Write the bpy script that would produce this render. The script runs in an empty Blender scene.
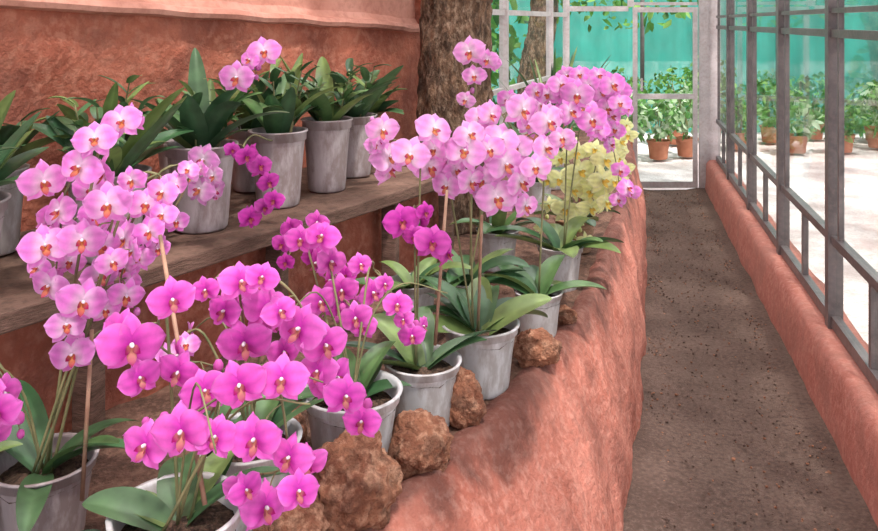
import bpy, math, random
import numpy as np
from mathutils import Vector, noise, Matrix
random.seed(7); rng=np.random.RandomState(5)
R=random.uniform
CAMZ=1.65; F=820.0
def S(u,v,d):      # surveyed bearing + distance -> world position (metres)
    return np.array([(u-439)/F*d, d, CAMZ-(v-22)/F*d])

# ---------------------------------------------------------------- materials
def nodes(name):
    m=bpy.data.materials.new(name); m.use_nodes=True
    nt=m.node_tree; nt.nodes.clear()
    out=nt.nodes.new('ShaderNodeOutputMaterial')
    return m,nt,out
def ramp2(nt,fac,c1,c2,p1=.3,p2=.7):
    r=nt.nodes.new('ShaderNodeValToRGB')
    r.color_ramp.elements[0].position=p1; r.color_ramp.elements[1].position=p2
    r.color_ramp.elements[0].color=(*c1,1); r.color_ramp.elements[1].color=(*c2,1)
    nt.links.new(fac,r.inputs[0]); return r
def noi(nt,co,scale,detail=4,rough=.55):
    n=nt.nodes.new('ShaderNodeTexNoise'); n.inputs['Scale'].default_value=scale
    n.inputs['Detail'].default_value=detail; n.inputs['Roughness'].default_value=rough
    nt.links.new(co,n.inputs['Vector']); return n
def surf(name,c1,c2,s1=4,c3=None,s2=40,rough=.85,bump=.3,bscale=60,stretch=None,mixs=.5,spec=.3,metal=0,bdist=.01,c4=None,s4=1.6,m4=.65,transl=0,attr=False):
    m,nt,out=nodes(name)
    tc=nt.nodes.new('ShaderNodeTexCoord'); co=tc.outputs['Object']
    if stretch:
        mp=nt.nodes.new('ShaderNodeMapping'); mp.inputs['Scale'].default_value=stretch
        nt.links.new(co,mp.inputs['Vector']); co=mp.outputs[0]
    a=noi(nt,co,s1); r=ramp2(nt,a.outputs[0],c1,c2,.36,.64)
    col=r.outputs[0]
    def layer(col,c3,s2,mixs,lo,hi):
        b=noi(nt,co,s2,6,.65)
        rr=ramp2(nt,b.outputs[0],(0,0,0),(1,1,1),lo,hi)
        mul=nt.nodes.new('ShaderNodeMath'); mul.operation='MULTIPLY'; mul.inputs[1].default_value=mixs
        nt.links.new(rr.outputs[0],mul.inputs[0])
        mx=nt.nodes.new('ShaderNodeMix'); mx.data_type='RGBA'
        nt.links.new(mul.outputs[0],mx.inputs[0]); nt.links.new(col,mx.inputs[6]); mx.inputs[7].default_value=(*c3,1)
        return mx.outputs[2]
    if c3: col=layer(col,c3,s2,mixs,.47,.62)
    if c4: col=layer(col,c4,s4,m4,.48,.60)
    if attr:
        at=nt.nodes.new('ShaderNodeAttribute'); at.attribute_name='fcol'
        mx=nt.nodes.new('ShaderNodeMix'); mx.data_type='RGBA'; mx.blend_type='MULTIPLY'; mx.inputs[0].default_value=1
        nt.links.new(col,mx.inputs[6]); nt.links.new(at.outputs['Color'],mx.inputs[7]); col=mx.outputs[2]
    p=nt.nodes.new('ShaderNodeBsdfPrincipled'); nt.links.new(col,p.inputs['Base Color'])
    p.inputs['Roughness'].default_value=rough; p.inputs['Specular IOR Level'].default_value=spec
    p.inputs['Metallic'].default_value=metal
    if bump>0:
        bn=noi(nt,co,bscale,6,.6); bp=nt.nodes.new('ShaderNodeBump'); bp.inputs['Strength'].default_value=bump
        bp.inputs['Distance'].default_value=bdist
        nt.links.new(bn.outputs[0],bp.inputs['Height']); nt.links.new(bp.outputs[0],p.inputs['Normal'])
    res=p.outputs[0]
    if transl:
        t=nt.nodes.new('ShaderNodeBsdfTranslucent'); nt.links.new(col,t.inputs[0])
        ms=nt.nodes.new('ShaderNodeMixShader'); ms.inputs[0].default_value=transl
        nt.links.new(res,ms.inputs[1]); nt.links.new(t.outputs[0],ms.inputs[2]); res=ms.outputs[0]
    nt.links.new(res,out.inputs[0]); return m
def attr_translucent(name,transl=.35,rough=.6,spec=.2,noisesc=30,nlo=.82):
    m,nt,out=nodes(name)
    at=nt.nodes.new('ShaderNodeAttribute'); at.attribute_name='fcol'
    tc=nt.nodes.new('ShaderNodeTexCoord')
    n=noi(nt,tc.outputs['Object'],noisesc,3); r=ramp2(nt,n.outputs[0],(nlo,nlo,nlo),(1,1,1),.38,.62)
    mx=nt.nodes.new('ShaderNodeMix'); mx.data_type='RGBA'; mx.blend_type='MULTIPLY'; mx.inputs[0].default_value=1
    nt.links.new(at.outputs['Color'],mx.inputs[6]); nt.links.new(r.outputs[0],mx.inputs[7])
    p=nt.nodes.new('ShaderNodeBsdfPrincipled'); p.inputs['Roughness'].default_value=rough
    p.inputs['Specular IOR Level'].default_value=spec
    nt.links.new(mx.outputs[2],p.inputs['Base Color'])
    t=nt.nodes.new('ShaderNodeBsdfTranslucent'); nt.links.new(mx.outputs[2],t.inputs[0])
    ms=nt.nodes.new('ShaderNodeMixShader'); ms.inputs[0].default_value=transl
    nt.links.new(p.outputs[0],ms.inputs[1]); nt.links.new(t.outputs[0],ms.inputs[2])
    nt.links.new(ms.outputs[0],out.inputs[0]); return m

M_wall=surf('red_plaster_old',(.27,.075,.045),(.45,.145,.09),3.5,(.58,.26,.18),26,.9,.7,35,mixs=.38,bdist=.018,c4=(.15,.05,.038),s4=3.2,m4=.5)
M_wall2=surf('red_plaster_upper',(.46,.20,.15),(.60,.30,.235),4,(.34,.13,.095),25,.9,.4,35,mixs=.4)
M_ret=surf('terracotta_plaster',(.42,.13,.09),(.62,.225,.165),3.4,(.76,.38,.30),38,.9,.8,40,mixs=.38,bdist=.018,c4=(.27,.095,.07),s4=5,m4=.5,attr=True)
M_kerb=surf('kerb_plaster',(.38,.13,.10),(.54,.21,.165),4,(.64,.33,.27),34,.9,.5,45,mixs=.4,c4=(.24,.10,.08),s4=4,m4=.5)
M_soil=surf('terrace_soil',(.10,.05,.036),(.22,.115,.082),9,(.32,.18,.13),60,.95,.9,90,mixs=.45,c4=(.05,.028,.02),s4=16,bdist=.015)
M_path=surf('path_earth',(.115,.07,.056),(.18,.115,.093),2.2,(.30,.21,.175),110,.95,1.0,150,mixs=.5,bdist=.012,c4=(.07,.043,.035),s4=55,m4=.6)
M_ground=surf('bright_gravel',(.56,.46,.45),(.82,.73,.72),3,(.38,.29,.28),45,.95,.4,80,mixs=.45)
M_shelf=surf('shelf_earth',(.13,.075,.055),(.23,.14,.105),6,(.07,.045,.04),40,.9,.5,60,mixs=.5)
M_wood=surf('weathered_wood',(.10,.052,.038),(.20,.115,.088),5,(.05,.03,.02),30,.8,.5,40,stretch=(1,1,6),mixs=.5)
M_bark=surf('tree_bark',(.085,.045,.027),(.23,.13,.08),13,(.42,.29,.21),30,.95,1.0,40,stretch=(1.4,1.4,.6),mixs=.6,bdist=.05,c4=(.035,.02,.014),s4=17,m4=.7)
M_rock=surf('laterite',(.20,.072,.042),(.46,.20,.115),9,(.68,.38,.25),30,.95,1.0,45,mixs=.6,bdist=.03,c4=(.09,.036,.025),s4=20,m4=.6)
M_frame=surf('painted_metal',(.085,.07,.072),(.14,.118,.12),8,(.24,.18,.17),40,.4,.1,60,mixs=.3,spec=.5)
M_door=surf('pale_metal',(.40,.36,.365),(.52,.47,.475),8,(.30,.20,.17),40,.45,.1,60,mixs=.35,spec=.5)
M_soilpot=surf('bark_mix',(.04,.025,.018),(.13,.08,.055),60,(.2,.12,.08),120,.95,1,120)
M_pot=surf('translucent_plastic',(.70,.69,.71),(.90,.89,.91),8,(.62,.54,.50),24,.28,.12,40,stretch=(1,1,.35),mixs=.5,spec=.5,transl=.38,c4=(.42,.38,.37),s4=12,m4=.5)
M_potm=surf('mauve_plastic',(.36,.29,.30),(.60,.53,.55),9,(.68,.62,.63),24,.38,.12,40,stretch=(1,1,.35),mixs=.4,spec=.45,transl=.18,c4=(.19,.115,.10),s4=12,m4=.65)
M_terra=surf('terracotta_pot_clay',(.40,.14,.08),(.50,.20,.12),9,None,26,.8,.2,40)
M_cane=surf('cane_basket',(.30,.16,.09),(.42,.25,.15),30,(.12,.06,.03),60,.7,.8,80,stretch=(1,1,4))
M_stake=surf('bamboo_stake',(.28,.15,.10),(.42,.26,.18),20,None,26,.6,.2,60)
M_bloom=attr_translucent('orchid_petal',.32,.5,.25,noisesc=60,nlo=.88)
M_leaf=attr_translucent('orchid_leaf',.14,.33,.45,noisesc=14,nlo=.65)
M_fol=attr_translucent('foliage',.4,.5,.3,noisesc=3,nlo=.6)
M_stem=surf('flower_spike',(.11,.12,.05),(.25,.22,.11),10,None,26,.5,0)

def glassmat():
    m,nt,out=nodes('window_glass')
    t=nt.nodes.new('ShaderNodeBsdfTransparent'); t.inputs[0].default_value=(.88,.95,.93,1)
    g=nt.nodes.new('ShaderNodeBsdfGlossy'); g.inputs['Roughness'].default_value=.03
    lw=nt.nodes.new('ShaderNodeLayerWeight'); lw.inputs[0].default_value=.2
    mp=nt.nodes.new('ShaderNodeMath'); mp.operation='MULTIPLY'; mp.inputs[1].default_value=.4
    nt.links.new(lw.outputs['Fresnel'],mp.inputs[0])
    ms=nt.nodes.new('ShaderNodeMixShader'); nt.links.new(mp.outputs[0],ms.inputs[0])
    nt.links.new(t.outputs[0],ms.inputs[1]); nt.links.new(g.outputs[0],ms.inputs[2]); nt.links.new(ms.outputs[0],out.inputs[0]); return m
M_glass=glassmat()
def netmat(name,col,open_lo,open_hi,scale,stretch=None,a=.34,b=.66):
    m,nt,out=nodes(name)
    tc=nt.nodes.new('ShaderNodeTexCoord')
    n=noi(nt,tc.outputs['Object'],scale,3)
    r=ramp2(nt,n.outputs[0],(open_lo,)*3,(open_hi,)*3,a,b)
    t=nt.nodes.new('ShaderNodeBsdfTransparent')
    d=nt.nodes.new('ShaderNodeBsdfDiffuse'); tl=nt.nodes.new('ShaderNodeBsdfTranslucent')
    co=tc.outputs['Object']
    if stretch:
        mp=nt.nodes.new('ShaderNodeMapping'); mp.inputs['Scale'].default_value=stretch
        nt.links.new(co,mp.inputs['Vector']); co=mp.outputs[0]
    n2=noi(nt,co,1.3,4); rc=ramp2(nt,n2.outputs[0],tuple(c*.6 for c in col),col,.35,.65)
    nt.links.new(rc.outputs[0],d.inputs[0]); nt.links.new(rc.outputs[0],tl.inputs[0])
    m1=nt.nodes.new('ShaderNodeMixShader'); m1.inputs[0].default_value=.5
    nt.links.new(d.outputs[0],m1.inputs[1]); nt.links.new(tl.outputs[0],m1.inputs[2])
    m2=nt.nodes.new('ShaderNodeMixShader'); nt.links.new(r.outputs[0],m2.inputs[0])
    nt.links.new(m1.outputs[0],m2.inputs[1]); nt.links.new(t.outputs[0],m2.inputs[2])
    nt.links.new(m2.outputs[0],out.inputs[0]); return m
M_roof=netmat('roof_shade_net',(.90,.87,.84),.14,.56,2.4,None,.42,.60)
M_net=netmat('teal_shade_net',(.06,.34,.28),.02,.10,5,(1.5,1,.6))

# ---------------------------------------------------------------- mesh builder
class MB:
    def __init__(s): s.v=[];s.f=[];s.m=[];s.c=[];s.n=0;s.mats=[]
    def add(s,v,f,mat,col=None):
        v=np.asarray(v,float)
        if mat not in s.mats: s.mats.append(mat)
        k=s.mats.index(mat)
        s.v.append(v)
        if col is None: col=np.ones((len(v),3))*.5
        col=np.asarray(col,float)
        if col.ndim==1: col=np.tile(col,(len(v),1))
        s.c.append(col)
        for q in f: s.f.append(tuple(i+s.n for i in q)); s.m.append(k)
        s.n+=len(v)
    def build(s,name,loc=(0,0,0),parent=None,smooth=True,bevel=0):
        if s.n==0: return None
        V=np.vstack(s.v)-np.array(loc); C=np.vstack(s.c)
        me=bpy.data.meshes.new(name); me.from_pydata(V.tolist(),[],s.f)
        for m in s.mats: me.materials.append(m)
        me.polygons.foreach_set('material_index',s.m)
        me.polygons.foreach_set('use_smooth',[smooth]*len(s.f))
        a=me.color_attributes.new('fcol','FLOAT_COLOR','POINT')
        a.data.foreach_set('color',np.hstack([C,np.ones((len(C),1))]).ravel())
        me.update()
        o=bpy.data.objects.new(name,me); bpy.context.collection.objects.link(o)
        if parent: o.parent=parent
        else: o.location=loc
        if bevel>0:
            b=o.modifiers.new('bevel','BEVEL'); b.width=bevel; b.segments=2; b.limit_method='ANGLE'
        return o
def empty(name,loc):
    o=bpy.data.objects.new(name,None); o.location=loc; o.empty_display_size=.1
    bpy.context.collection.objects.link(o); return o
def grid_faces(a,b):
    return [(i*b+j,i*b+j+1,(i+1)*b+j+1,(i+1)*b+j) for i in range(a-1) for j in range(b-1)]
def beam(mb,p0,p1,w,h,mat,up=(0,0,1)):
    p0=Vector(p0);p1=Vector(p1); d=(p1-p0).normalized(); up=Vector(up)
    if abs(d.dot(up))>.95: up=Vector((.2155,.9765,0))
    s=d.cross(up).normalized(); u=s.cross(d)
    v=[]
    for p in (p0,p1):
        for a,b in ((-1,-1),(1,-1),(1,1),(-1,1)): v.append(p+s*w/2*a+u*h/2*b)
    mb.add([list(x) for x in v],[(0,1,2,3),(7,6,5,4),(0,4,5,1),(1,5,6,2),(2,6,7,3),(3,7,4,0)],mat)
def prism(mb,poly,z0,z1,mat,zt=None):
    n=len(poly); v=[(x,y,z0) for x,y in poly]+[(x,y,(z1 if zt is None else zt[i])) for i,(x,y) in enumerate(poly)]
    mb.add(v,[tuple(reversed(range(n))),tuple(range(n,2*n))]+[(i,(i+1)%n,n+(i+1)%n,n+i) for i in range(n)],mat)
def catmull(P,k=8):
    P=[np.array(p,float) for p in P]; out=[]
    P=[2*P[0]-P[1]]+P+[2*P[-1]-P[-2]]
    for i in range(1,len(P)-2):
        a,b,c,d=P[i-1:i+3]
        for j in range(k):
            t=j/k; out.append(.5*((2*b)+(c-a)*t+(2*a-5*b+4*c-d)*t*t+(3*b-a-3*c+d)*t**3))
    out.append(P[-2]); return np.array(out)
def tube(mb,P,r0,r1,mat,sides=6,k=5,smoothpath=True,col=None):
    C=catmull(P,k) if smoothpath else np.array(P,float)
    n=len(C); T=np.gradient(C,axis=0); T/=np.linalg.norm(T,axis=1)[:,None]+1e-9
    ref=np.array([0.31,.2,.93]) if abs(T[0][2])<.8 else np.array([1,.1,0.])
    v=[]
    for i in range(n):
        s=np.cross(T[i],ref); s/=np.linalg.norm(s)+1e-9; u=np.cross(s,T[i]); r=r0+(r1-r0)*i/(n-1)
        for j in range(sides):
            a=2*math.pi*j/sides; v.append(C[i]+r*(math.cos(a)*s+math.sin(a)*u))
    f=[(i*sides+j,i*sides+(j+1)%sides,(i+1)*sides+(j+1)%sides,(i+1)*sides+j) for i in range(n-1) for j in range(sides)]
    f.append(tuple(range(sides))[::-1]); f.append(tuple((n-1)*sides+j for j in range(sides)))
    mb.add(v,f,mat,col)
def lathe(mb,prof,c,mat,seg=36,squash=None,col=None):
    v=[]
    for r,z in prof:
        for j in range(seg):
            a=2*math.pi*j/seg; v.append((c[0]+r*math.cos(a),c[1]+r*math.sin(a),c[2]+z))
    n=len(prof)
    f=[(i*seg+j,i*seg+(j+1)%seg,(i+1)*seg+(j+1)%seg,(i+1)*seg+j) for i in range(n-1) for j in range(seg)]
    mb.add(v,f,mat,col)

# ---------------------------------------------------------------- ground, path, walls
def one(name,fn,smooth=False,bevel=0):
    mb=MB(); fn(mb); return mb.build(name,smooth=smooth,bevel=bevel)
one('ground_outside',lambda mb: mb.add([(-25,-10,-.03),(30,-10,-.03),(30,35,-.03),(-25,35,-.03)],[(0,1,2,3)],M_ground))

Bs=[(-1.55,-1.2),(-.75,-.1),(-.22,.6),(.10,1.2),(.36,1.8),(.46,2.1),(.52,2.35),(.615,2.71),(.775,3.21),(.93,3.78),(1.12,4.46),(1.36,5.45),(1.56,6.24),(1.9,8.05)]
Ts=[(-2.3,-1.0),(-1.5,.0),(-.93,.55),(-.42,1.25),(-.10,1.73),(.063,1.99),(.225,2.28),(.433,2.71),(.63,3.21),(.81,3.78),(1.01,4.46),(1.27,5.45),(1.48,6.24),(1.83,8.05)]
BC=catmull(Bs,14); TC=catmull(Ts,14)
def KX(Y,o): return o+.2207*Y
def path(mb):
    n=len(BC); v=[];m=24
    for i in range(n):
        x0=BC[i][0]-.04; y=BC[i][1]; x1=KX(y,.85)
        for j in range(m):
            x=x0+(x1-x0)*j/(m-1); e=min(j,m-1-j)/(m/2)
            v.append((x,y,.014*noise.noise(Vector((x*3,y*3,0)))+.006*noise.noise(Vector((x*11,y*11,0)))+ .02*(1-min(1,e*2))))
    mb.add(v,grid_faces(n,m),M_path)
one('path',path,True)
def retaining(mb):
    n=len(BC); v=[]; K=20; cols=[]
    for i in range(n):
        b=np.array([BC[i][0],BC[i][1]]); t=np.array([TC[i][0],TC[i][1]])
        inn=t-b; tg=TC[min(i+1,n-1)]-TC[max(i-1,0)]; nn=np.array([-tg[1],tg[0]]); nn/=np.linalg.norm(nn)
        row=[]
        for k in range(K+1):
            s=k/K; bul=.035*math.sin(math.pi*s)
            p=b+inn*(s**1.15)-nn*bul; z=-.02+.615*s
            row.append((p[0],p[1],z,s))
        for off,z in ((.012,.607),(.03,.612),(.055,.606),(.075,.592),(.10,.56)):
            p=t+nn*off; row.append((p[0],p[1],z,1.1))
        for p in row:
            q=Vector((p[0]*4,p[1]*4,p[2]*4)); d=.022*noise.noise(q)+.010*noise.noise(q*3.3)+.005*noise.noise(q*8)
            v.append((p[0]-nn[0]*d,p[1]-nn[1]*d,p[2]+(d*.5 if p[2]>.5 else 0)))
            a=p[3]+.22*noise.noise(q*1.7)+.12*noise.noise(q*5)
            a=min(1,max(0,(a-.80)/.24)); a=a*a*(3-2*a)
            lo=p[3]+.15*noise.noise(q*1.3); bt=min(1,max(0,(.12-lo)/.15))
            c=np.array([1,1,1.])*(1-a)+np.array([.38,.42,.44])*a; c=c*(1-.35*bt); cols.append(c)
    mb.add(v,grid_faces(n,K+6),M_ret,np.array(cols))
one('wall_retaining',retaining,True)

e2=np.array([.524,.852]); n2=np.array([-.852,.524]); F0=np.array([-.116,3.27])
def SL(s,o): p=F0+e2*s+n2*o; return (p[0],p[1])
WO=.70
def left_bound(Y):
    if Y<4.6: return -.712+.615*(Y-3.637)-.02
    return -.12+(Y-4.6)*.394-.02
def soil(mb):
    v=[];n=len(TC);m=26
    for i in range(n):
        y=TC[i][1]; x1=TC[i][0]-.045; x0=min(left_bound(y),x1-.1)
        for j in range(m):
            x=x0+(x1-x0)*j/(m-1); v.append((x,y,.592+.014*noise.noise(Vector((x*7,y*7,1)))+.008*noise.noise(Vector((x*22,y*22,1)))))
    mb.add(v,grid_faces(n,m),M_soil)
one('terrace_soil_bed',soil,True)
def tier(mb):
    a,b=-3.6,.42
    prism(mb,[SL(a,.12),SL(b,.12),SL(b,WO-.01),SL(a,WO-.01)],.56,.94,M_wall)
    v=[];n,m=60,10
    for i in range(n):
        for j in range(m):
            x,y=SL(a+(b-a)*i/(n-1),.215+(WO-.225)*j/(m-1)); v.append((x,y,.982+.006*noise.noise(Vector((x*9,y*9,0)))))
    mb.add(v,grid_faces(n,m),M_shelf)
one('shelf_tier_upper',tier)
def plank(mb):
    for a,b in ((-3.6,-1.92),(-1.9,.45)):
        p0=SL(a,.055);p1=SL(b,.055)
        beam(mb,(*p0,.966),(*p1,.966),.11,.05,M_wood)
        p0=SL(a,.166);p1=SL(b,.166)
        beam(mb,(*p0,.964),(*p1,.964),.10,.045,M_wood)
    for s in (-3,-2.2,-1.4,-.7,-.05,.38):
        x,y=SL(s,.06); beam(mb,(x,y,.58),(x,y,.94),.06,.06,M_wood)
one('shelf_plank',plank,bevel=.006)
def zl(s): return 1.655-.075*(s)*.55 if s<1 else 1.6
def backwall(mb):
    a,b=-3.6,1.18; n,m=140,36; v=[]
    for i in range(n):
        s=a+(b-a)*i/(n-1)
        for j in range(m):
            z=.4+(zl(s)-.4)*j/(m-1); d=.022*noise.noise(Vector((s*4,z*4,3)))+.010*noise.noise(Vector((s*14,z*14,3)))
            x,y=SL(s,WO+.008+d); v.append((x,y,z))
    mb.add(v,grid_faces(n,m),M_wall)
    p=[SL(b,WO),SL(b,WO+.25)]; mb.add([(*p[0],.4),(*p[1],.4),(*p[1],2.9),(*p[0],2.9)],[(0,1,2,3)],M_wall)
one('wall_back',backwall,True)
def upwall(mb):
    a,b=-3.6,1.18; n=60; v=[]
    for i in range(n):
        s=a+(b-a)*i/(n-1); z0=zl(s)+.008*noise.noise(Vector((s*5,0,0)))
        for o,z in ((.0,z0-.014),(-.028,z0-.006),(-.035,z0+.012),(-.026,z0+.03),(.03,z0+.04),(.05,z0+.07),(.05,2.9)):
            x,y=SL(s,WO+o); v.append((x,y,z))
    mb.add(v,grid_faces(n,7),M_wall2)
one('trim_1_wall_ledge',upwall)
def kerb(mb):
    Y=np.linspace(-1.2,8.06,120); v=[]
    for y in Y:
        for o,z in ((.828,-.03),(.832,.05),(.838,.12),(.844,.19),(.85,.265),(.862,.288),(.885,.297),(1.03,.30),(1.06,.28),(1.08,-.03)):
            d=.012*noise.noise(Vector((y*4,z*8,o*9)))+.005*noise.noise(Vector((y*15,z*20,0))); v.append((KX(y,o+d),y,z+(d*.5 if z>.2 else 0)))
    mb.add(v,grid_faces(120,10),M_kerb)
one('kerb_wall_right',kerb,True)

# glazing -----------------------------------------------------------
def window(name,pA,pB,z0,zr,ztop,mat,mull=(.5,),w=.05,sash=(),mtop=None):
    c=np.array([(pA[0]+pB[0])/2,(pA[1]+pB[1])/2,z0]); root=empty(name,c)
    mb=MB(); A=np.array(pA);B=np.array(pB)
    beam(mb,(*A,z0-.02),(*A,ztop),w+.012,w+.012,mat)
    L=np.linalg.norm(B-A); t=(B-A)/L
    A2=A+t*w*.5; B2=B-t*w*.5
    for z,h in zr: beam(mb,(*A2,z),(*B2,z),w*.75,h,mat)
    for q in mull:
        M=A+(B-A)*q; beam(mb,(*M,z0),(*M,mtop or ztop),.028,.03,mat)
    for q in sash:
        M=A+(B-A)*q; beam(mb,(*M,zr[1][0]),(*M,ztop),.022,.024,mat)
    mb.build('frame',c,root,False)
    g=MB(); g.add([(*A2,z0),(*B2,z0),(*B2,ztop),(*A2,ztop)],[(0,1,2,3)],M_glass); g.build('glass_pane',c,root,False)
posts=[.2,1.36,2.5,3.64,4.78,5.92,7.06,7.98]
GX=.95
rails=[(.33,.05),(.69,.038),(1.60,.035),(1.70,.022),(2.2,.035),(2.82,.05)]
for i in range(7):
    window('window_%d'%(i+1),(KX(posts[i],GX),posts[i]),(KX(posts[i+1],GX),posts[i+1]),.30,rails,2.85,M_frame,mull=(.5,),sash=(.90,),mtop=.69)
LG=[(-.05,4.72),(.48,6.05),(1.0,7.4),(1.25,8.05)]
lr=[(.78,.05),(1.15,.035),(1.72,.04),(2.3,.035),(2.82,.05)]
for i in range(3): window('window_%d'%(8+i),LG[i],LG[i+1],.75,lr,2.85,M_door,mull=())
def lw(mb):
    for i in range(3):
        beam(mb,(*LG[i],.37),(*LG[i+1],.37),.12,.75,M_wall)
one('wall_left_low',lw)
window('window_11',(1.25,8.05),(1.88,8.05),.02,[(.04,.06),(.91,.05),(1.78,.05),(1.9,.03),(2.82,.05)],2.85,M_door,mull=())
root=empty('door_1',(2.22,8.05,0)); mb=MB()
xl,xr=1.905,2.535
for x in (xl+.02,xr-.02): beam(mb,(x,8.05,.03),(x,8.05,1.79),.045,.045,M_door)
for z,h in ((.055,.06),(.92,.05),(1.77,.05)): beam(mb,(xl,8.05,z),(xr,8.05,z),.04,h,M_door)
beam(mb,(xl+.07,7.99,.98),(xl+.07,7.99,1.10),.02,.02,M_door)
beam(mb,(xl+.07,8.03,1.0),(xl+.07,7.985,1.0),.015,.015,M_door);beam(mb,(xl+.07,8.03,1.08),(xl+.07,7.985,1.08),.015,.015,M_door)
mb.build('door_frame',(2.22,8.05,0),root,False)
g=MB(); g.add([(xl,8.05,.05),(xr,8.05,.05),(xr,8.05,1.77),(xl,8.05,1.77)],[(0,1,2,3)],M_glass); g.build('door_glass',(2.22,8.05,0),root,False)
window('window_12',(1.885,8.062),(2.56,8.062),1.82,[(1.83,.03),(2.2,.03),(2.82,.05)],2.85,M_door,mull=())
one('trim_2_door_jamb',lambda mb:(beam(mb,(2.60,8.06,-.02),(2.60,8.06,2.85),.09,.06,M_door),beam(mb,(2.70,8.06,.28),(2.70,8.06,2.85),.12,.05,M_door)))
one('ceiling_shade_net',lambda mb: mb.add([(-4.5,-2,2.95),(1.45,-2,2.95),(3.9,8.6,2.95),(-2.2,8.6,2.95)],[(0,1,2,3)],M_roof))

# ---------------------------------------------------------------- orchids
def petal(ang,L,W,ns,ntt,pw,curl,cup,z0,twist=0,ex=.55,ph=0.):
    tau=np.linspace(0,1,ns); sv=.35*tau+.65*np.sin(tau*math.pi/2)
    s=sv[:,None]*np.ones((1,ntt)); t=np.ones((ns,1))*np.linspace(-1,1,ntt)[None,:]
    w=W*np.power(np.clip(np.sin(np.pi*np.clip(.05+.95*s,0,1)**pw),0,1),ex)
    w[-1,:]=W*.10
    x=s*L-(t**2)*.06*L*s; y=t*w
    z=z0+.10*L*np.sin(np.pi*s)-curl*L*s**2+cup*(y**2)/L+twist*t*s*.14*L+.04*L*np.sin(8*s+5*t+ph)*s
    c,sn=math.cos(ang),math.sin(ang)
    return np.stack([x*c-y*sn,x*sn+y*c,z],-1).reshape(-1,3),s.ravel(),t.ravel(),grid_faces(ns,ntt)
D=math.radians
def sphere(c,r,ns=5,m=7):
    v=[(c[0],c[1],c[2]+r[2])]
    for i in range(1,ns):
        a=math.pi*i/ns
        for j in range(m):
            b=2*math.pi*j/m; v.append((c[0]+r[0]*math.sin(a)*math.cos(b),c[1]+r[1]*math.sin(a)*math.sin(b),c[2]+r[2]*math.cos(a)))
    v.append((c[0],c[1],c[2]-r[2])); f=[]
    for j in range(m): f.append((0,1+j,1+(j+1)%m))
    for i in range(ns-2):
        for j in range(m): f.append((1+i*m+j,1+(i+1)*m+j,1+(i+1)*m+(j+1)%m,1+i*m+(j+1)%m))
    k=len(v)-1
    for j in range(m): f.append((k,1+(ns-2)*m+(j+1)%m,1+(ns-2)*m+j))
    return np.array(v),f
PAL={ # body, throat, edge, lip, lipside
 'L':((.88,.19,.74),(.98,.74,.93),(.95,.46,.88),(.38,.01,.10),(.85,.36,.08)),
 'P':((.91,.28,.78),(.99,.84,.95),(.97,.56,.90),(.40,.01,.13),(.92,.46,.10)),
 'M':((.92,.095,.67),(.66,.035,.50),(.97,.28,.82),(.34,.005,.14),(.80,.40,.22)),
 'D':((.70,.035,.49),(.45,.015,.33),(.80,.13,.64),(.28,.01,.12),(.6,.2,.1)),
 'Y':((.86,.83,.38),(.84,.88,.52),(.95,.93,.60),(.62,.42,.08),(.85,.62,.12)),
}
def flower(mb,pos,rad,pal,nrm,roll=0.):
    body,thr,edge,lip,lips=[np.array(c) for c in PAL[pal]]
    vv=R(.86,1.08); body=np.clip(body*vv+np.array([0,R(0,.05),0]),0,.97)
    n=np.array(nrm,float); n/=np.linalg.norm(n)
    up=np.array([0,0,1.]); x=np.cross(up,n); x/=np.linalg.norm(x); y=np.cross(n,x)
    cr,sr=math.cos(roll),math.sin(roll); x,y=x*cr+y*sr,y*cr-x*sr
    B=np.stack([x,y,n])
    op=R(-.05,.22)
    parts=[]
    narrow=.72 if pal=='Y' else 1
    for a,L,W,pw,curl,z0 in ((90,.95,.335,.95,.08+op,-.03),(-128,.94,.30,.95,.12+op,-.05),(-52,.94,.30,.95,.12+op,-.05)):
        parts.append((petal(D(a+R(-6,6)),L,W*narrow,8,5,pw,curl+R(-.08,.08),.25,z0,R(-.4,.4),.62,R(0,6)),'b'))
    for a in (12,168):
        parts.append((petal(D(a+R(-6,6)),1.04,.61*narrow,9,7,.96,.02+op+R(-.08,.08),-.12,.03,R(-.8,.8),.55,R(0,6)),'b'))
    parts.append((petal(D(-90),.44,.15,5,3,1.2,-.9,.2,.08),'l'))
    parts.append((petal(D(-25),.24,.12,4,3,1.0,-1.4,.2,.08),'s'))
    parts.append((petal(D(205),.24,.12,4,3,1.0,-1.4,.2,.08),'s'))
    for (V,s,t,f),k in parts:
        if k=='b':
            lim=2.2 if pal in 'LP' else 2.8
            a=np.clip(s*lim-.2,0,1)[:,None]; c=thr*(1-a)+body*a
            eg=np.clip(np.maximum(abs(t)**4,(s**5))*.8,0,1)[:,None]*a; c=c*(1-eg)+edge*eg
            vein=(.91+.09*np.cos(t*10))[:,None]; c=c*vein
        elif k=='l':
            a=s[:,None]; c=lips*(1-a)+lip*a
        else:
            a=np.clip(s*1.5,0,1)[:,None]; c=lips*(1-a)+lip*a
        mb.add(pos+rad*(V@B),f,M_bloom,c)
    V,f=sphere((0,.06,.16),(.075,.075,.13)); mb.add(pos+rad*(V@B),f,M_bloom,np.clip((.95,.85,.93) if pal in 'LPM' else thr,0,.95))
def bud(mb,pos,r,pal):
    V,f=sphere((0,0,0),(r*.8,r*.8,r)); mb.add(V+pos,f,M_bloom,np.array(PAL[pal][0])*.75+np.array([.02,.06,.0]))
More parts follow.
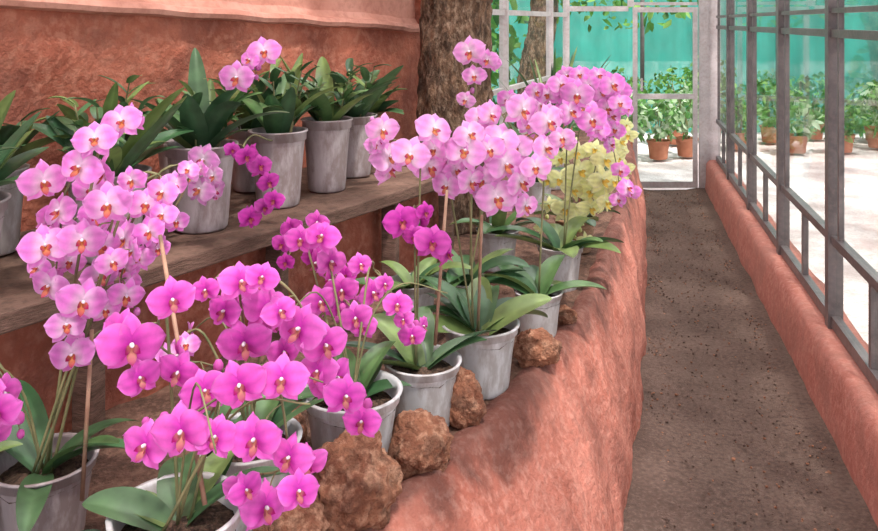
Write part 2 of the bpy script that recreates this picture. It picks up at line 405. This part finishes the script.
def leaf(mb,base,az,L,W,el0,el1,col,fold=.35,roll=0):
    n,m=12,5; h=np.array([math.cos(az),math.sin(az),0]); side=np.array([-math.sin(az),math.cos(az),0])
    p=np.array(base,float); v=[];cs=[]
    for i in range(n):
        s=math.sin(i/(n-1)*math.pi/2)*.5+.5*i/(n-1); sp=math.sin((i-1)/(n-1)*math.pi/2)*.5+.5*(i-1)/(n-1)
        el=el0+(el1-el0)*s**1.3
        d=h*math.cos(el)+np.array([0,0,1])*math.sin(el); u=-h*math.sin(el)+np.array([0,0,1])*math.cos(el)
        if i>0: p=p+d*L*(s-sp)
        sd=side*math.cos(roll)+u*math.sin(roll); uu=u*math.cos(roll)-side*math.sin(roll)
        w=W*max(.02,math.sin(math.pi*min(1,(.12+.88*s))**1.0))**.55
        if i==n-1: w=W*.08
        for j in range(m):
            t=-1+2*j/(m-1); v.append(p+sd*t*w+uu*abs(t)*w*fold)
            cs.append(np.array(col)*(1.0+.35*(1 if j==m//2 else 0)+.25*s))
    mb.add(v,grid_faces(n,m),M_leaf,np.clip(cs,0,1))
GREENS=[(.045,.11,.045),(.08,.16,.055),(.04,.095,.045),(.15,.22,.07),(.07,.14,.06)]
def pot(root,c,rad,h,mat,name='plastic_pot',basket=False):
    mb=MB(); rb=rad*.74
    if basket:
        prof=[(0,0),(rb,0)]
        for k in range(1,9):
            z=h*k/9; r=rb+(rad*.97-rb)*k/9; prof+=[(r+.004,z-.006),(r-.002,z+.004)]
        prof+=[(rad,h-.012),(rad+.006,h-.004),(rad,h+.004),(rad-.01,h),(rad*.9,h*.8)]
    else:
        prof=[(0,.002),(rb*.96,0),(rb,.006),(rb+(rad*.93-rb)*.15,h*.12),(rb+(rad*.93-rb)*.5,h*.5),(rad*.925,h*.86),(rad*.93,h*.87),(rad*.985,h*.875),(rad*.99,h*.97),(rad*1.04,h*.98),(rad*1.045,h),(rad*.965,h),(rad*.94,h*.97),(rad*.88,h*.80)]
    lathe(mb,prof,c,mat)
    mb.build(name,c,root)
    m2=MB(); v=[(c[0],c[1],c[2]+h*.86)]
    for i in range(1,6):
        for j in range(24):
            a=2*math.pi*j/24; r=rad*.92*i/5; x,y=c[0]+r*math.cos(a),c[1]+r*math.sin(a)
            v.append((x,y,c[2]+h*.85-.01*(i/5)**2+(.012*noise.noise(Vector((x*50,y*50,0))))))
    f=[(0,1+j,1+(j+1)%24) for j in range(24)]+[(1+(i)*24+j,1+(i+1)*24+j,1+(i+1)*24+(j+1)%24,1+i*24+(j+1)%24) for i in range(4) for j in range(24)]
    m2.add(v,f,M_soilpot); m2.build('potting_bark',c,root)
def plant(name,c,rad,h,mat=M_pot,nleaf=6,leafL=(.16,.26),el=(.3,1.1),droop=(-.5,.2),spikes=(),stakes=(),basket=False,leafW=(.028,.04),azs=None,potname='plastic_pot',canes=0,bare=0):
    c=np.array(c,float); root=empty(name,c)
    pot(root,c,rad,h,mat,potname,basket)
    top=c+np.array([0,0,h*.84])
    ml=MB(); a0=R(0,6.28)
    for i in range(nleaf):
        az=(a0+math.pi*i+R(-.6,.6)+i*.35) if azs is None else azs[i%len(azs)]+R(-.25,.25)
        b=top+np.array([math.cos(az),math.sin(az),0])*rad*.15
        leaf(ml,b,az,R(*leafL),R(*leafW),R(*el),R(*droop),random.choice(GREENS),R(.15,.45),R(-.35,.35))
    ms=MB(); mf=MB()
    for k in range(canes):
        a=R(0,6.28); b=top+np.array([math.cos(a),math.sin(a),0])*rad*.4; H=R(.14,.26)
        tip=b+np.array([math.cos(a)*.05,math.sin(a)*.05,H]); tube(ms,[b,(b+tip)/2+np.array([0,0,.01]),tip],.004,.0025,M_stem)
        for q in range(6):
            bb=b+(tip-b)*(.3+.7*q/5); leaf(ml,bb,a+q*2.4+R(-.4,.4),R(.07,.12),R(.012,.019),R(.4,1.1),R(-.3,.6),random.choice(GREENS),.3,0)
    for k in range(bare):   # bloomless arching spikes
        a=R(0,6.28); dx=np.array([math.cos(a),math.sin(a)*.6,0])
        tube(ms,[top,top+dx*.05+np.array([0,0,R(.12,.2)]),top+dx*R(.12,.16)+np.array([0,0,R(.22,.30)]),top+dx*R(.22,.30)+np.array([0,0,R(.16,.28)])],.0028,.0016,M_stem)
    ml.build('leaves',c,root)
    for (pal,d,fl,dirx) in spikes:
        pts=[S(u,v,d+R(-.035,.035)) for u,v,px in fl]
        nodesp=[p+np.array([0,.045,.012]) for p in pts]
        sm=[]
        for i in range(len(nodesp)):
            q=nodesp[max(0,i-1):i+2]; sm.append(sum(q)/len(q)+np.array([0,.01,0]))
        a=top+np.array([R(-.02,.02),R(-.02,.02),0]); b=sm[0]
        mid1=a+(b-a)*.35; mid1[2]=a[2]+(b[2]-a[2])*.5; mid2=a+(b-a)*.75; mid2[2]=a[2]+(b[2]-a[2])*.92+.02
        tube(ms,[a,mid1,mid2]+sm,.0034,.0018,M_stem)
        for p,q,(u,v,px) in zip(pts,sm,fl):
            r=px*d/F/2*1.04
            nrm=np.array([dirx+R(-.7,.7),-1,R(-.2,.45)])
            flower(mf,p,r,pal,nrm,R(-.35,.35))
            tube(ms,[q,(p+q)/2+np.array([0,.005,.01]),p+np.array([0,.008,0])],.0014,.0014,M_stem,sides=5,k=3)
            if random.random()<(.42 if pal!='Y' else .15) and px>21:
                o=np.array([R(-.7,.7)*r*1.3,R(.03,.07),R(-.9,.3)*r]); p2=p+o
                flower(mf,p2,r*R(.8,.95),pal,np.array([dirx+R(-1.6,1.6),-.8,R(-.3,.4)]),R(-.4,.4))
                tube(ms,[q,(p2+q)/2+np.array([0,.004,.006]),p2+np.array([0,.008,0])],.0014,.0014,M_stem,sides=5,k=3)
        if len(sm)>2:
            dd=(sm[-1]-sm[-2]); dd/=np.linalg.norm(dd)+1e-6
            end=sm[-1]+dd*.05+np.array([0,0,-.01]); tube(ms,[sm[-1],end],.0016,.001,M_stem)
            bud(mf,end,.009,pal); bud(mf,sm[-1]+dd*.025+np.array([.01,-.01,0]),.012,pal)
    for p0,p1 in stakes: tube(ms,[np.array(p0),np.array(p1)],.0045,.004,M_stake,sides=8,smoothpath=False)
    ms.build('flower_spikes',c,root); mf.build('blooms',c,root)
    return root
Zt=.597; Zs=.99
BACK=(1.2,2.0,2.8,.4,3.4)
plant('potted_pink_orchid',(-.80,1.66,Zt),.10,.17,M_potm,nleaf=6,leafL=(.16,.26),azs=(0,1,2.2,3,-1.2,-.4),spikes=[
 ('L',1.62,[(122,122,40),(95,140,42),(80,168,44),(43,182,46),(60,212,42),(45,247,48),(38,268,30),(50,286,40)],.2),
 ('L',1.56,[(163,192,34),(132,180,30),(108,205,48),(82,240,46),(112,262,34),(82,302,50),(66,326,38),(72,355,44)],.2),
 ('L',1.66,[(163,215,30),(146,205,40),(150,232,34),(125,240,42),(100,276,38),(126,296,36),(105,310,30)],.3),
 ('L',1.7,[(188,170,22),(174,185,28),(176,222,26),(140,258,28),(70,262,30),(62,232,32),(90,190,34)],.3)],
 stakes=[(S(82,500,1.62),S(92,330,1.62))],bare=3)
plant('potted_magenta_orchid',(-.46,1.44,Zt),.112,.20,nleaf=6,leafL=(.15,.22),azs=BACK,el=(.2,.8),spikes=[
 ('M',1.42,[(172,300,46),(131,345,66),(140,378,42),(178,372,46),(205,392,48)],.15),
 ('M',1.34,[(240,385,56),(215,438,46),(182,432,60),(146,446,52)],.0),
 ('M',1.36,[(282,380,52),(255,440,54),(290,458,48),(298,492,44),(265,508,54),(246,490,36)],.2)],
 stakes=[(S(205,505,1.43),S(160,235,1.6))],bare=3)
plant('potted_magenta_orchid',(-.40,1.72,Zt),.108,.185,nleaf=6,azs=BACK,spikes=[
 ('M',1.60,[(206,290,30),(240,283,44),(225,312,40),(265,308,50),(245,343,54),(283,352,36),(300,330,54)],.2),
 ('M',1.56,[(262,278,34),(280,312,36),(325,345,48),(318,372,42),(336,378,44),(345,397,44),(362,422,40)],.3),
 ('L',1.70,[(186,345,28),(170,355,26),(178,372,40),(195,395,30)],.1)],bare=3)
plant('potted_magenta_orchid',(-.205,1.93,Zt),.115,.19,nleaf=7,leafL=(.14,.2),azs=BACK,spikes=[
 ('M',2.0,[(318,222,26),(300,240,32),(322,237,36),(330,262,36),(342,290,36),(320,302,36),(356,318,34)],.2),
 ('M',2.05,[(360,265,26),(384,284,22),(372,293,34),(397,305,30),(404,320,22),(412,336,28)],.3),
 ('D',2.1,[(282,244,22),(292,228,24),(286,262,20),(312,255,24),(345,275,24),(338,308,24)],.1)],bare=2)
plant('potted_magenta_orchid',(-.044,2.15,Zt),.10,.17,nleaf=8,leafL=(.16,.24),azs=(.6,1.6,2.4,3.2,-2.6),spikes=[
 ('D',2.12,[(425,212,22),(402,222,38),(414,236,24),(432,243,38)],.2),
 ('P',2.15,[(434,130,40),(410,155,40),(390,158,40),(382,130,36),(375,145,22)],-.1)],
 stakes=[(S(435,345,2.15),S(447,190,2.15))])
plant('potted_pink_orchid',(.118,2.36,Zt),.11,.19,nleaf=10,leafL=(.2,.28),leafW=(.034,.048),azs=(.3,1.3,2.2,3.0,-3,.8,1.8),spikes=[
 ('P',2.25,[(434,150,30),(430,167,38),(447,186,32),(455,170,28),(470,182,34),(482,182,36),(497,198,44),(525,206,30)],.1),
 ('P',2.2,[(470,135,34),(465,152,42),(490,150,32),(505,165,42),(520,182,38),(536,168,32)],.1),
 ('P',2.3,[(480,118,30),(490,115,32),(522,110,40),(500,140,38),(516,150,36),(545,148,34),(548,122,38),(562,138,26)],.3)],
 stakes=[(S(478,330,2.36),S(482,215,2.33))])
plant('potted_pink_orchid',(.335,2.76,Zt),.08,.15,nleaf=9,leafL=(.18,.26),leafW=(.032,.045),azs=(.8,1.6,2.4,3.2,.2),spikes=[
 ('L',2.7,[(548,95,26),(560,85,28),(577,95,34),(592,120,32),(570,112,30),(556,115,26),(535,92,22)],.2)])
plant('potted_pink_orchid',(.10,2.85,Zt),.08,.16,nleaf=9,spikes=[
 ('P',2.85,[(488,60,24),(470,52,34),(474,76,24),(466,100,20)],-.1),
 ('L',2.9,[(508,100,24),(530,125,28),(540,105,26),(585,108,26)],.2)])
plant('potted_foliage_orchid',(-.09,2.8,Zt),.085,.17,nleaf=9)
plant('potted_pink_orchid',(.48,3.25,Zt),.09,.17,nleaf=10,leafL=(.2,.32),leafW=(.032,.045),spikes=[
 ('L',3.2,[(588,85,24),(603,92,30),(612,85,30),(620,104,24),(606,108,28),(615,130,22),(600,128,26)],.3),
 ('L',3.3,[(580,75,22),(566,75,20),(598,76,22),(610,145,20),(620,170,20),(627,188,24),(618,200,18)],.3)])
plant('potted_yellow_orchid',(.627,3.78,Zt),.092,.15,M_cane,nleaf=6,basket=True,potname='cane_basket_pot',spikes=[
 ('Y',3.5,[(575,152,30),(560,158,24),(580,172,34),(560,180,28),(572,190,30),(548,180,22),(592,192,34),(566,210,32)],.0),
 ('Y',3.45,[(605,160,32),(595,150,26),(602,180,34),(615,182,28),(605,202,30),(590,208,28),(578,220,22),(585,240,18)],.2),
 ('Y',3.6,[(628,135,20),(620,142,24),(616,158,24),(625,168,20),(553,155,18),(545,165,16),(550,205,20),(542,228,18)],.2)])
plant('potted_yellow_orchid',(.88,4.75,Zt),.09,.16,M_terra,nleaf=6,potname='clay_pot',spikes=[
 ('Y',4.6,[(608,120,18),(616,112,18),(626,125,18),(622,150,16)],.2)])
plant('potted_foliage_orchid',(.25,3.5,Zt),.09,.17,nleaf=9,leafL=(.2,.3))
plant('potted_foliage_orchid',(.55,4.6,Zt),.09,.17,nleaf=9,leafL=(.3,.42),el=(.9,1.4),droop=(.2,1.0))
plant('potted_foliage_orchid',(.72,5.2,Zt),.09,.17,nleaf=14,leafL=(.62,.82),leafW=(.012,.017),el=(1.15,1.5),droop=(.6,1.2))
plant('potted_magenta_orchid',(-.98,1.55,Zt),.09,.16,M_potm,nleaf=5,leafL=(.14,.2),azs=BACK,spikes=[
 ('M',1.45,[(-35,380,40),(-12,392,46),(0,412,44),(-6,434,34)],.2)])
plant('potted_foliage_orchid',(-.72,1.32,Zt),.09,.14,M_potm,nleaf=5,leafL=(.12,.18),azs=(0,1,2,3),el=(.1,.7))
# upper tier
def shelfplant(name,s,o,rad,h,mat,**k):
    x,y=SL(s,o); return plant(name,(x,y,Zs),rad,h,mat,**k)
UP=dict(nleaf=12,leafL=(.22,.37),el=(.75,1.45),droop=(-.3,1.1),leafW=(.028,.044),canes=4)
shelfplant('potted_foliage_orchid',-1.665,.20,.118,.235,M_potm,**UP)
shelfplant('potted_foliage_orchid',-1.24,.20,.113,.24,M_potm,**UP)
shelfplant('potted_pale_pink_orchid',-.88,.22,.112,.27,M_potm,spikes=[
 ('P',2.35,[(190,178,18),(204,160,36),(214,176,24),(200,190,34)],.2),
 ('L',2.45,[(250,60,22),(264,52,34),(237,78,36)],.1)],**UP)
shelfplant('potted_magenta_orchid',-.50,.24,.103,.27,M_potm,spikes=[
 ('D',2.4,[(232,150,18),(246,156,24),(260,166,26),(268,182,24),(274,200,22),(264,207,22),(250,218,26)],.2)],**UP)
shelfplant('potted_foliage_orchid',-.20,.26,.098,.28,M_potm,**UP)
shelfplant('potted_foliage_orchid',.10,.36,.10,.26,M_potm,**UP)
UB=dict(UP); UB['leafL']=(.22,.32)
for s in (-1.75,-1.42,-1.05,-.72,-.38): shelfplant('potted_foliage_orchid',s+.03,.52,.095,.24,M_pot if s<-1.3 else M_potm,azs=(-1,0,-2,-.5,-1.6),**UB)
shelfplant('potted_foliage_orchid',.42-.08,.50,.08,.2,M_potm,azs=(-1,0,-2,-.5,-1.6),**UB)
shelfplant('potted_foliage_orchid',-2.1,.25,.1,.22,M_potm,**UP)

# ---------------------------------------------------------------- rocks
import bmesh
def rock(c,r,sq=(1,1,1),seed=0):
    bm=bmesh.new(); bmesh.ops.create_icosphere(bm,subdivisions=5,radius=1)
    off=Vector((seed*7.3,seed*3.1,seed*1.7))
    for v in bm.verts:
        p=v.co.normalized()
        d=1+.22*noise.noise(p*1.3+off)+.16*noise.noise(p*2.8+off)+.06*noise.noise(p*6+off)+.07*noise.noise(p*13+off)
        cell=noise.voronoi(p*2.2+off)[0][0]; d-=.16*(.6-cell)*.6
        hole=noise.voronoi(p*7+off)[0][0]; d-=.07*max(0,.35-hole)/.35
        v.co=Vector((p.x*d*sq[0],p.y*d*sq[1],max(p.z*d,-.72)*sq[2]))*r
    me=bpy.data.meshes.new('laterite_rock'); bm.to_mesh(me); bm.free()
    me.materials.append(M_rock); me.polygons.foreach_set('use_smooth',[True]*len(me.polygons))
    o=bpy.data.objects.new('laterite_rock',me); o.location=(c[0],c[1],c[2]); o.rotation_euler=(0,0,seed*1.3)
    bpy.context.collection.objects.link(o)
for i,(u,base,wpx,sq) in enumerate([(352,527,104,(1,.85,.95)),(288,555,78,(1,.9,.9)),(418,472,72,(1,.8,.85)),(463,424,52,(.9,.8,1.2)),(538,364,46,(1,.9,.8)),(285,445,46,(1,.8,.8)),(566,322,24,(1,1,.8))]):
    d=820*(CAMZ-.61)/(base-22); r=wpx/2*d/F
    p=S(u,base,d); rock((p[0],p[1]+r*.5,.60+.68*r*sq[2]),r,sq,i+1)

# ---------------------------------------------------------------- trees
def trunk(P,r0,r1):
    mb=MB(); C=catmull(P,40); n=len(C); sd=72; v=[]
    for i in range(n):
        r=r0+(r1-r0)*i/(n-1)
        for j in range(sd):
            a=2*math.pi*j/sd; q=Vector((math.cos(a)*2.2,math.sin(a)*2.2,C[i][2]*2.2))
            rr=r*(1+.14*noise.noise(q)+.09*noise.noise(q*3)+.10*noise.noise(Vector((q.x*6,q.y*6,q.z*4)))+.06*noise.noise(q*14))
            v.append((C[i][0]+rr*math.cos(a),C[i][1]+rr*math.sin(a),C[i][2]))
    f=[(i*sd+j,i*sd+(j+1)%sd,(i+1)*sd+(j+1)%sd,(i+1)*sd+j) for i in range(n-1) for j in range(sd)]
    mb.add(v,f,M_bark); return mb
def foliage(mb,c,rad,count,size,cols):
    for _ in range(count):
        d=rng.normal(size=3); d/=np.linalg.norm(d); p=np.array(c)+d*np.array(rad)*rng.uniform(.35,1)**.5
        a=rng.normal(size=3); a/=np.linalg.norm(a); a[2]-=.3; b=np.cross(a,rng.normal(size=3)); b/=np.linalg.norm(b)+1e-6
        L=size*rng.uniform(.6,1.3); w=L*.28; nn=np.cross(a,b)*w*.4
        v=[p,p+a*L*.35+b*w+nn,p+a*L*.35,p+a*L*.35-b*w+nn,p+a*L*.72+b*w*.7+nn*.7,p+a*L*.72,p+a*L*.72-b*w*.7+nn*.7,p+a*L]
        mb.add(v,[(0,2,1),(0,3,2),(1,2,5,4),(2,3,6,5),(4,5,7),(5,6,7)],M_fol,np.array(cols[rng.randint(len(cols))]))
GF=[(.10,.28,.05),(.18,.40,.08),(.30,.52,.14),(.07,.2,.05)]
mb=trunk([(.085,4.25,.6),(.08,4.25,1.2),(.09,4.27,1.9),(.07,4.3,2.93)],.185,.175); mb.build('tree_trunk')
mb=trunk([(1.02,9.6,-.1),(1.10,9.6,1.0),(1.22,9.6,1.7),(1.3,9.6,2.6),(1.35,9.7,4)],.17,.15)
foliage(mb,(1.6,9.9,3.4),(1.6,.9,1.1),900,.2,GF); foliage(mb,(2.2,9.6,2.0),(1.0,.4,.45),200,.12,GF); mb.build('shade_tree',smooth=True)
mb=MB(); 
tube(mb,[(-.5,10.5,-.1),(-.4,10.5,1),(-.3,10.5,3)],.1,.07,M_bark)
foliage(mb,(-.3,10.5,2.3),(1.6,1.2,1.6),900,.2,GF); foliage(mb,(.6,10.3,.8),(1.1,.7,.8),500,.18,GF); mb.build('shade_tree')
mb=MB(); tube(mb,[(6.5,15,-.1),(6.4,15,2),(6.5,15,4)],.16,.1,M_bark); foliage(mb,(6.4,15,4.0),(3.5,1.5,1.8),1500,.3,GF); mb.build('shade_tree')
# out-of-view tree, added to throw dappled shade over the yard gravel
mb=trunk([(9.5,5,-.1),(9.2,5.2,2),(8.0,5.4,4.2),(6.2,5.6,5.6)],.25,.10); foliage(mb,(5.8,5.2,5.9),(2.8,3.4,1.1),380,.42,GF); mb.build('added_dapple_tree')
def fence(mb):
    n=160; v=[]
    for i in range(n):
        x=-5+18*i/(n-1); y=12.2+.05*math.sin(x*7)+.04*math.sin(x*17+1)
        for z in (.0,1.2,2.5,3.4): v.append((x,y,z))
    mb.add(v,grid_faces(n,4),M_net)
    for x in np.arange(-5,13.1,2): beam(mb,(x,12.1,-.03),(x,12.1,3.4),.06,.06,M_frame)
one('shade_net_fence',fence,True)
WH=[(.45,.6,.35),(.65,.75,.55),(.25,.45,.15),(.15,.35,.1)]
def shrub(x,y,h,w,cols,potr=.14,count=130,size=.16):
    root=empty('potted_shrub',(x,y,0)); 
    pot(root,(x,y,-.03),potr,potr*1.6,M_terra,'clay_pot')
    mb=MB()
    for k in range(5): tube(mb,[(x,y,potr*1.3),(x+R(-.05,.05),y+R(-.05,.05),h*.5),(x+R(-w,w)*.6,y+R(-w,w)*.6,h*.85)],.008,.004,M_stem)
    foliage(mb,(x,y,h*.62),(w,w,h*.36),count,size,cols); mb.build('shrub_leaves',(x,y,0),root)
for x,y,h,w in [(1.75,9.4,.85,.28),(2.2,9.7,.95,.3),(2.65,9.9,.8,.28),(3.05,10.1,.9,.3),(1.4,9.1,.9,.28),(2.4,10.8,1.1,.35),(3.2,11.1,1.1,.35)]:
    shrub(x,y,h,w,WH if h<1 else GF,count=240,size=.10)
for i in range(9):
    shrub(3.9+i*.62,10.6+R(-.3,.3),R(.55,.9),.28,random.choice([GF,WH]),count=190,size=.11)
for i in range(9): shrub(3.8+i*.75,11.4+R(-.2,.2),R(.8,1.3),.36,GF,count=240,size=.12)

mb=MB()
for _ in range(3500):
    y=R(1.8,8); i=int(np.argmin(abs(BC[:,1]-y))); x0=BC[i][0]+.02; x1=KX(y,.80); t=random.random()
    t=t if random.random()<.5 else random.choice([t*.15,1-t*.15]); x=x0+(x1-x0)*t
    r=R(.002,.006)*(1.6 if random.random()<.05 else 1); V,f=sphere((x,y,.008),(r*R(.7,1.3),r*R(.7,1.3),r*.7),4,5)
    mb.add(V,f,random.choice([M_path,M_path,M_rock]))
mb.build('gravel_on_path')

# ---------------------------------------------------------------- light, camera
w=bpy.data.worlds.new('World'); bpy.context.scene.world=w; w.use_nodes=True
bg=w.node_tree.nodes['Background']
sky=w.node_tree.nodes.new('ShaderNodeTexSky'); sky.sky_type='NISHITA'; sky.sun_disc=False; sky.sun_elevation=D(60); sky.air_density=1.0; sky.dust_density=3
hs=w.node_tree.nodes.new('ShaderNodeHueSaturation'); hs.inputs['Saturation'].default_value=.3
w.node_tree.links.new(sky.outputs[0],hs.inputs['Color']); w.node_tree.links.new(hs.outputs[0],bg.inputs[0]); bg.inputs[1].default_value=.43
sl=bpy.data.lights.new('sun','SUN'); sl.energy=8.3; sl.angle=D(4); sl.color=(1,.94,.88)
so=bpy.data.objects.new('sun',sl); bpy.context.collection.objects.link(so)
dv=Vector((-.16,.40,-1)); so.rotation_euler=dv.to_track_quat('-Z','Y').to_euler(); so.location=(4,-3,8)
cam=bpy.data.cameras.new('camera'); co=bpy.data.objects.new('camera',cam); bpy.context.collection.objects.link(co)
co.location=(0,0,CAMZ); co.rotation_euler=(math.pi/2,0,0); cam.sensor_width=36; cam.lens=36*F/878; cam.shift_y=-(265.5-22)/878; cam.clip_start=.02
bpy.context.scene.camera=co
bpy.context.scene.view_settings.view_transform='Standard'
